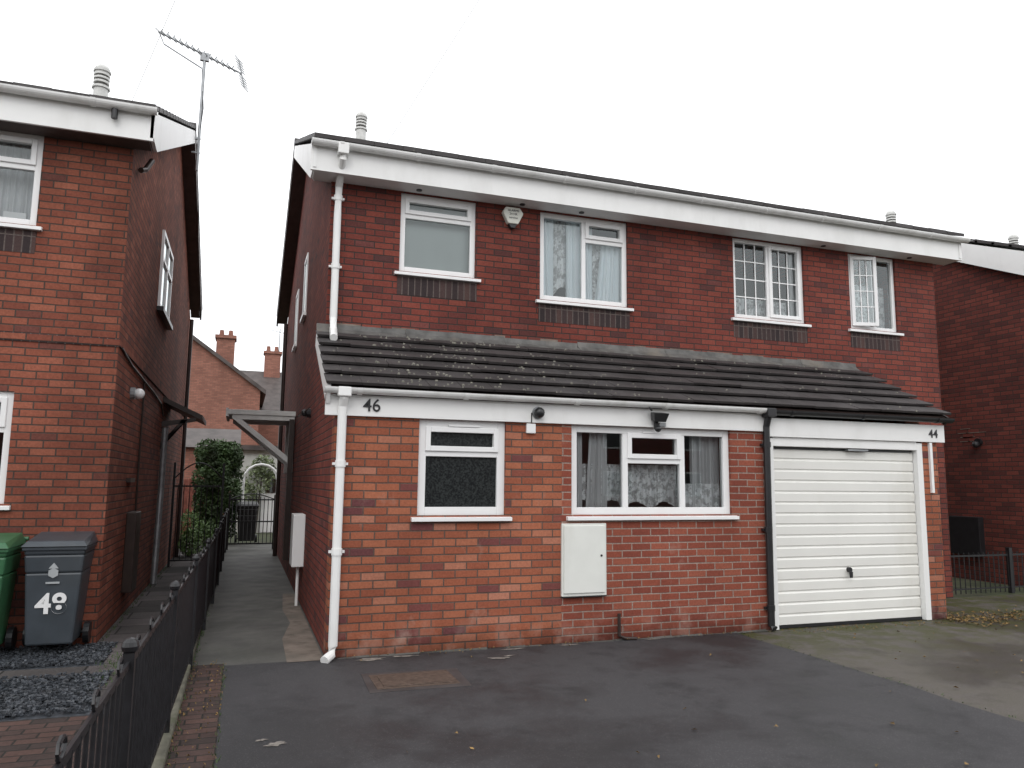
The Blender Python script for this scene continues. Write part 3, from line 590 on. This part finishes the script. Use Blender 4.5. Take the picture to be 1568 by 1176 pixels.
def leaf(x,y,s,z=.008):
    a=random.random()*6.28; c,d=math.cos(a)*s,math.sin(a)*s
    b.quad((x-c,y-d,z),(x+d*.5,y-c*.5,z+random.uniform(0,.02)),(x+c,y+d,z+.004),(x-d*.5,y+c*.5,z+random.uniform(0,.02)))
for i in range(650): leaf(7.3+abs(random.gauss(0,1.1)),random.gauss(-.15,.2),random.uniform(.010,.030))
for i in range(80): leaf(random.uniform(4.6,9),random.uniform(-4,-.2),random.uniform(.01,.026))
for i in range(22): leaf(random.uniform(-.8,4.3),random.uniform(-4,-.1),random.uniform(.01,.025))
for i in range(260): leaf(random.uniform(-1.14,-.84),random.uniform(-5,.2),random.uniform(.005,.014))
for i in range(160): leaf(random.uniform(4.9,7.2),random.uniform(-.3,-.03),random.uniform(.006,.014))
for i in range(90): leaf(random.uniform(.1,4.7),-abs(random.gauss(0,.06))-.01,random.uniform(.006,.014))
b.make('fallen_leaves',M_leaf,fix=False)
M_weed=simple('weeds',(.045,.085,.02),.8,.5,15); b=B()
for i in range(1700):
    r=random.random()
    if r<.45: x=-1.12+random.gauss(0,.02); y=random.uniform(-6,6)
    elif r<.65: x=random.gauss(-1.75,.06); y=random.gauss(.2,.35)
    elif r<.8: x=-2.03+random.random()*.04; y=random.uniform(1.2,9)
    elif r<.9: x=random.gauss(4.37,.02); y=random.uniform(-4,0)
    else: x=-.86+random.gauss(0,.012); y=random.uniform(-5,0)
    h=random.uniform(.01,.04)*(.5 if x>4 else 1); a=random.random()*6.28
    b.quad((x,y,0),(x+.008*math.cos(a),y+.008*math.sin(a),0),(x+.02*math.cos(a*3),y+.02*math.sin(a*2),h))
b.make('weeds',M_weed,fix=False)
# ================================================================== FENCE
Fn=empty('iron_railing_fence'); b=B()
def fx(y): return -1.205+(y+5)*.015 if y<4.2 else -1.067
y=-5.6; yend=11.5; H0=.84
def rail(z):
    b.hexa([(fx(-5.6)-.006,-5.6,z),(fx(-5.6)+.006,-5.6,z),(fx(4.2)+.006,4.2,z),(fx(4.2)-.006,4.2,z),(fx(-5.6)-.006,-5.6,z+.028),(fx(-5.6)+.006,-5.6,z+.028),(fx(4.2)+.006,4.2,z+.028),(fx(4.2)-.006,4.2,z+.028)])
    b.box(fx(4.2)-.006,fx(4.2)+.006,4.2,yend,z,z+.028)
rail(H0); rail(.10)
i=0
while y<yend:
    X=fx(y)
    if i%16==0:
        b.box(X-.022,X+.022,y-.022,y+.022,0,.90); b.ball((X,y,.925),.034,6)
    else:
        b.tube([(X,y,.10),(X,y,H0+.015)],.008,6)
        if i%4==2:
            pts=[(X,y+.045*math.sin(t),H0+.028+.035*(1-math.cos(t))*.8) for t in [k*math.pi/4 for k in range(9)]]; b.tube(pts,.007,5,cap=False)
    y+=.115; i+=1
b.make('railings',M_iron,Fn)
Gt=empty('metal_gate'); b=B(); gy=11.6
b.box(-1.06,-1.02,gy,gy+.04,0,1.25); b.box(-.06,-.02,gy,gy+.04,0,1.25)
b.box(-1.02,-.06,gy,gy+.03,1.12,1.15); b.box(-1.02,-.06,gy,gy+.03,.12,.15); b.box(-1.02,-.06,gy,gy+.03,.62,.65)
for k in range(11): xx=-.97+k*.087; b.tube([(xx,gy+.015,.12),(xx,gy+.015,1.14+.08*math.sin(math.pi*k/10))],.009,6)
pts=[(-1.02+.96*k/12,gy+.015,1.15+.12*math.sin(math.pi*k/12)) for k in range(13)]; b.tube(pts,.012,6); b.make('gate_bars',M_iron,Gt)
Gt2=empty('metal_gate'); b=B(); gy=8.2
b.box(-2.0,-1.96,gy,gy+.04,0,1.9); b.box(-1.15,-1.11,gy,gy+.04,0,1.9)
for k in range(8): xx=-1.9+k*.1; b.tube([(xx,gy+.015,.1),(xx,gy+.015,1.5)],.008,6)
b.box(-1.96,-1.15,gy,gy+.03,.1,.13); b.box(-1.96,-1.15,gy,gy+.03,1.45,1.48)
pts=[(-1.98+.85*k/12,gy+.015,1.6+.3*math.sin(math.pi*k/12)) for k in range(13)]; b.tube(pts,.012,6); b.make('gate_bars',M_iron,Gt2)
R2=empty('iron_railing_fence'); b=B(); yy=1.45
b.box(9.1,11.38,yy,yy+.02,.56,.585); b.box(9.1,11.38,yy,yy+.02,.08,.10); xx=9.15
while xx<11.3: b.tube([(xx,yy+.01,0.02),(xx,yy+.01,.62)],.008,6); xx+=.1
b.box(10.35,10.41,yy-.02,yy+.04,0,.68); b.make('railings',M_iron,R2)
# ================================================================== BINS
def bin_(x,y,mat,num=None,name='wheelie_bin',zo=0.0,k=1.0):
    E=empty(name); b=B(); w1=.255*k
    def ring(w,df,db,z): return [(x-w,y-df,z+zo),(x+w,y-df,z+zo),(x+w,y+db,z+zo),(x-w,y+db,z+zo)]
    r=[ring(.195*k,.20,.18,.06),ring(.235*k,.24,.24,.70),ring(w1-.005,.255,.27,.86),ring(w1,.262,.275,.93)]
    for q in range(3): b.hexa(r[q]+r[q+1])
    b.make('body',mat,E,bev=.018)
    b=B(); b.box(x-w1-.012,x+w1+.012,y-.275,y+.29,.90+zo,.935+zo); b.make('rim',mat,E,bev=.01)
    b=B(); b.hexa(ring(w1+.02,.295,.30,.937)+[(x-w1+.02,y-.25,.985+zo),(x+w1-.02,y-.25,.985+zo),(x+w1-.02,y+.27,1.04+zo),(x-w1+.02,y+.27,1.04+zo)]); b.tube([(x-w1-.03,y+.31,.98+zo),(x+w1+.03,y+.31,.98+zo)],.022,10); b.make('lid',mat,E,bev=.012)
    b=B()
    for sx in (-1,1): b.tube([(x+sx*.22,y+.17,.10+zo),(x+sx*.27,y+.17,.10+zo)],.10,16)
    b.tube([(x-.25,y+.17,.10+zo),(x+.25,y+.17,.10+zo)],.015,8); b.make('wheels',M_black,E)
    if num:
        text('house_number',num,.25,(x+.0,y-.232,.42+zo),M_paint,E,rot=(math.pi/2+.06,0,0),bold=.006,ext=.003)
        b=B(); yy=y-.247; b.tube([(x,yy-.004,.70+zo),(x,yy,.70+zo)],.045,6); b.box(x-.055,x+.055,yy-.002,yy+.004,.605+zo,.622+zo); b.prism([(x-.04,yy,.74+zo),(x+.04,yy,.74+zo),(x,yy,.79+zo)],(0,-.005,0)); b.make('council_crest',simple('crest_grey',(.35,.37,.38),.5),E)
    return E
bin_(-2.36,1.0,M_grbin,'48',zo=.04,k=.97); bin_(-2.95,.85,M_gbin,zo=.04)
bin_(-.62,13.6,M_black)
# ================================================================== BACKGROUND
M_hedge=simple('hedge_leaf',(.045,.085,.025),.7,.7,3); M_ivy=simple('ivy_leaf',(.16,.20,.10),.7,.7,6); M_shrub=simple('shrub_leaf',(.09,.16,.04),.7,.6,4); M_bark=simple('bark',(.05,.04,.03),.9,.3,10)
def foliage(name,clumps,n,s,mat,trunk=None):
    E=empty(name); b=B()
    for i in range(n):
        c,r=random.choice(clumps)
        while True:
            p=Vector([random.uniform(-1,1) for _ in range(3)])
            if p.length<1: break
        l=p.length; p=p/ max(l,.01)*(l**.45)*random.uniform(.85,1.1)
        q=Vector((c[0]+p.x*r[0],c[1]+p.y*r[1],c[2]+p.z*r[2]))
        if q.z<.02: continue
        a=Vector([random.gauss(0,1) for _ in range(3)]).normalized(); t=a.cross(Vector([random.gauss(0,1) for _ in range(3)])).normalized(); ss=s*random.uniform(.6,1.3)
        b.quad(q-a*ss,q+t*ss*.45,q+a*ss,q-t*ss*.45)
    b.make('leaves',mat,E,fix=False)
    b=B()
    for c,r in clumps[:5]:
        bx=trunk or (clumps[0][0][0],clumps[0][0][1]); b.tube([(bx[0],bx[1],0),((bx[0]+c[0])/2,(bx[1]+c[1])/2,c[2]*.5),(c[0],c[1],c[2])],.04,6,r2=.012)
    b.make('stems',M_bark,E)
cl_=[]
for z in (.4,.7,1.0,1.3,1.6,1.9,2.15,2.35):
    for dx in (-.26,0,.26): cl_.append(((-1.36+dx+random.uniform(-.07,.07),13.6+random.uniform(-.3,.5),z+random.uniform(-.08,.08)-(.12 if dx and z>2 else 0)),(.31,.36,.33)))
foliage('hedge',cl_,17000,.05,M_hedge)
foliage('shrub',[((-1.75,10.2,.3),(.2,.4,.3)),((-1.5,11,.35),(.3,.4,.35)),((-1.9,12,.5),(.3,.3,.4))],1800,.04,M_shrub)
foliage('ivy',[((-.35,17.4,1.6),(.5,.2,.5)),((-.2,17.4,2.0),(.35,.2,.35)),((-.6,17.4,1.0),(.3,.2,.5))],1700,.05,M_ivy)
E=empty('outbuilding'); b=B(); b.box(-1.1,1.6,17.7,21,-.05,2.5); b.make('walls',M_palegar,E)
b=B(); b.box(-1.2,1.7,17.5,21.1,2.5,2.65); b.make('flat_roof',M_tile2,E); b=B(); b.box(-.2,.6,17.66,17.7,0,2.0); b.make('door',M_paint,E); b=B(); b.box(-.1,.5,17.64,17.66,1.2,1.8); b.make('door_glass',M_glassd,E)
E=empty('garden_arch'); b=B()
for yy in (14.9,15.5):
    b.tube([(-.75,yy,0),(-.75,yy,1.6)]+[(-.3-.45*math.cos(k*math.pi/8),yy,1.6+.42*math.sin(k*math.pi/8)) for k in range(1,8)]+[(.15,yy,1.6),(.15,yy,0)],.03,6)
for z in (.4,.8,1.2,1.6):
    b.box(-.76,-.74,14.9,15.5,z,z+.03); b.box(.14,.16,14.9,15.5,z,z+.03)
b.box(-.31,-.29,14.9,15.5,2.0,2.03); b.make('hoops',M_paint,E)
E=empty('timber_fence'); b=B(); x=-6
while x<-1.7: b.box(x,x+.11,15.5,15.53,0,1.6+random.uniform(-.02,.02)); x+=.12
b.box(-6,-1.7,15.53,15.56,.4,.48); b.box(-6,-1.7,15.53,15.56,1.2,1.28); b.make('boards',M_timber,E)
E=empty('garden_shed'); b=B(); b.box(-4.5,-1.2,19,22,0,2.6); b.make('walls',M_far,E); b=B(); b.prism([(-4.7,18.8,2.6),(-4.7,20.5,3.3),(-4.7,22.2,2.6)],(3.8,0,0)); b.make('roof',M_tile2,E)
E=empty('brick_house'); b=B(); b.prism([(-6.5,30,-.05),(-.2,30,-.05),(-.2,30,5.75),(-3.6,30,8.2),(-6.5,30,6.2)],(0,9,0)); b.make('walls',M_far,E)
b=B(); b.prism([(.05,29.8,5.55),(.05,29.8,5.75),(-3.6,29.8,8.38),(-3.6,29.8,8.2)],(0,9.4,0)); b.prism([(-6.8,29.8,6.0),(-6.8,29.8,6.2),(-3.6,29.8,8.38),(-3.6,29.8,8.2)],(0,9.4,0)); b.make('roof',M_tile2,E)
b=B(); b.box(-2.25,-1.45,30.3,31.2,6,8.15); b.box(-2.32,-1.38,30.2,31.3,8.15,8.3); b.make('chimney',M_far,E); b=B(); b.tube([(-2.05,30.7,8.3),(-2.05,30.7,8.6)],.12,10,r2=.09); b.tube([(-1.65,30.7,8.3),(-1.65,30.7,8.6)],.12,10,r2=.09); b.make('chimney_pots',M_far,E)
E=empty('brick_house'); b=B(); b.box(-2,8,36,44,-.05,5.2); b.make('walls',M_far,E); b=B(); b.prism([(-2.2,35.7,5.1),(-2.2,40,8.0),(-2.2,44.3,5.1)],(10.4,0,0)); b.make('roof',M_tile2,E)
b=B(); b.box(.1,1.0,39.4,40.2,7,9.0); b.box(.03,1.07,39.3,40.3,9.0,9.15); b.make('chimney',M_far,E); b=B(); b.tube([(.3,39.8,9.15),(.3,39.8,9.5)],.13,10,r2=.1); b.tube([(.75,39.8,9.15),(.75,39.8,9.5)],.13,10,r2=.1); b.make('chimney_pots',M_far,E)
b=B(); b.tube([(.9,39.8,9),(.9,39.8,10.6)],.03,6); b.tube([(.4,39.8,10.5),(1.4,39.8,10.3)],.02,5); b.make('aerial',M_metal,E)
E=empty('unseen_terrace'); b=B(); b.box(-40,40,-31,-30.7,0,5.2); b.box(-40,40,-39,-38.7,0,5.2); b.make('walls',M_42,E); b=B(); b.prism([(-40,-30.4,5.1),(-40,-34.8,7.6),(-40,-39.2,5.1)],(80,0,0)); b.make('roof',M_tile2,E)  # unseen row behind the camera, added so the window glass reflects something dark
b=B(); f=B()
for k in range(-8,9):
    for zz in (1.0,3.6): b.box(k*4.5,k*4.5+1.6,-30.69,-30.66,zz,zz+1.2); f.box(k*4.5-.08,k*4.5+1.68,-30.695,-30.68,zz-.08,zz+1.28)
b.make('window_glass',M_black,E); f.make('window_frames',M_upvc,E)
E=empty('telephone_wires'); b=B()
for a,c in (((-2.1,1.1,5.40),(.6,-5.5,8.75)),((.56,1.1,5.42),(5.05,-5.5,13.3)),((9.45,1.1,5.3),(21.3,6.8,10.1))):
    A_=Vector(a);C_=Vector(c); b.tube([A_.lerp(C_,t/8)-Vector((0,0,.12*math.sin(math.pi*t/8))) for t in range(9)],.003,4)
b.make('wires',simple('wire_grey',(.3,.3,.3),.5),E)
# ================================================================== LIGHT
W=D.worlds.new("World"); SC.world=W; W.use_nodes=True; nt=W.node_tree; nt.nodes.clear()
o=nt.nodes.new('ShaderNodeOutputWorld'); bg=nt.nodes.new('ShaderNodeBackground'); sk=nt.nodes.new('ShaderNodeTexSky'); sk.sky_type='NISHITA'; sk.sun_disc=False
sk.sun_elevation=math.radians(42); sk.sun_rotation=math.radians(205)
tc=nt.nodes.new('ShaderNodeTexCoord'); n=noise(nt,tc.outputs['Generated'],2.0,4,.6)
cl=ramp(nt,n,[(.3,(.81,.82,.84)),(.7,(.92,.93,.94))]); cl=mixc(nt,1.0,cl,(19.5,19.5,19.5),'MULTIPLY')
mx=mixc(nt,.94,sk.outputs[0],cl); nt.links.new(mx,bg.inputs[0]); bg.inputs[1].default_value=.1; nt.links.new(bg.outputs[0],o.inputs[0])
s=D.lights.new('sun','SUN'); s.energy=.7; s.angle=math.radians(25); s.color=(1,.97,.93); so=D.objects.new('sun',s); COL.objects.link(so); so.rotation_euler=(math.radians(48),0,math.radians(-25))
# ================================================================== CAMERA
y,pt,ro=.3371,.1287,.0104
f=Vector((math.sin(y)*math.cos(pt),math.cos(y)*math.cos(pt),math.sin(pt))); r0=Vector((math.cos(y),-math.sin(y),0)); u0=r0.cross(f)
R=math.cos(ro)*r0+math.sin(ro)*u0; Uv=-math.sin(ro)*r0+math.cos(ro)*u0
cam=D.cameras.new('camera'); co=D.objects.new('camera',cam); COL.objects.link(co); SC.camera=co
m=Matrix(((R.x,Uv.x,-f.x,-.797),(R.y,Uv.y,-f.y,-7.263),(R.z,Uv.z,-f.z,1.593),(0,0,0,1))); co.matrix_world=m
cam.sensor_width=36; cam.lens=36*1166/1568; cam.clip_end=1000; cam.clip_start=.05
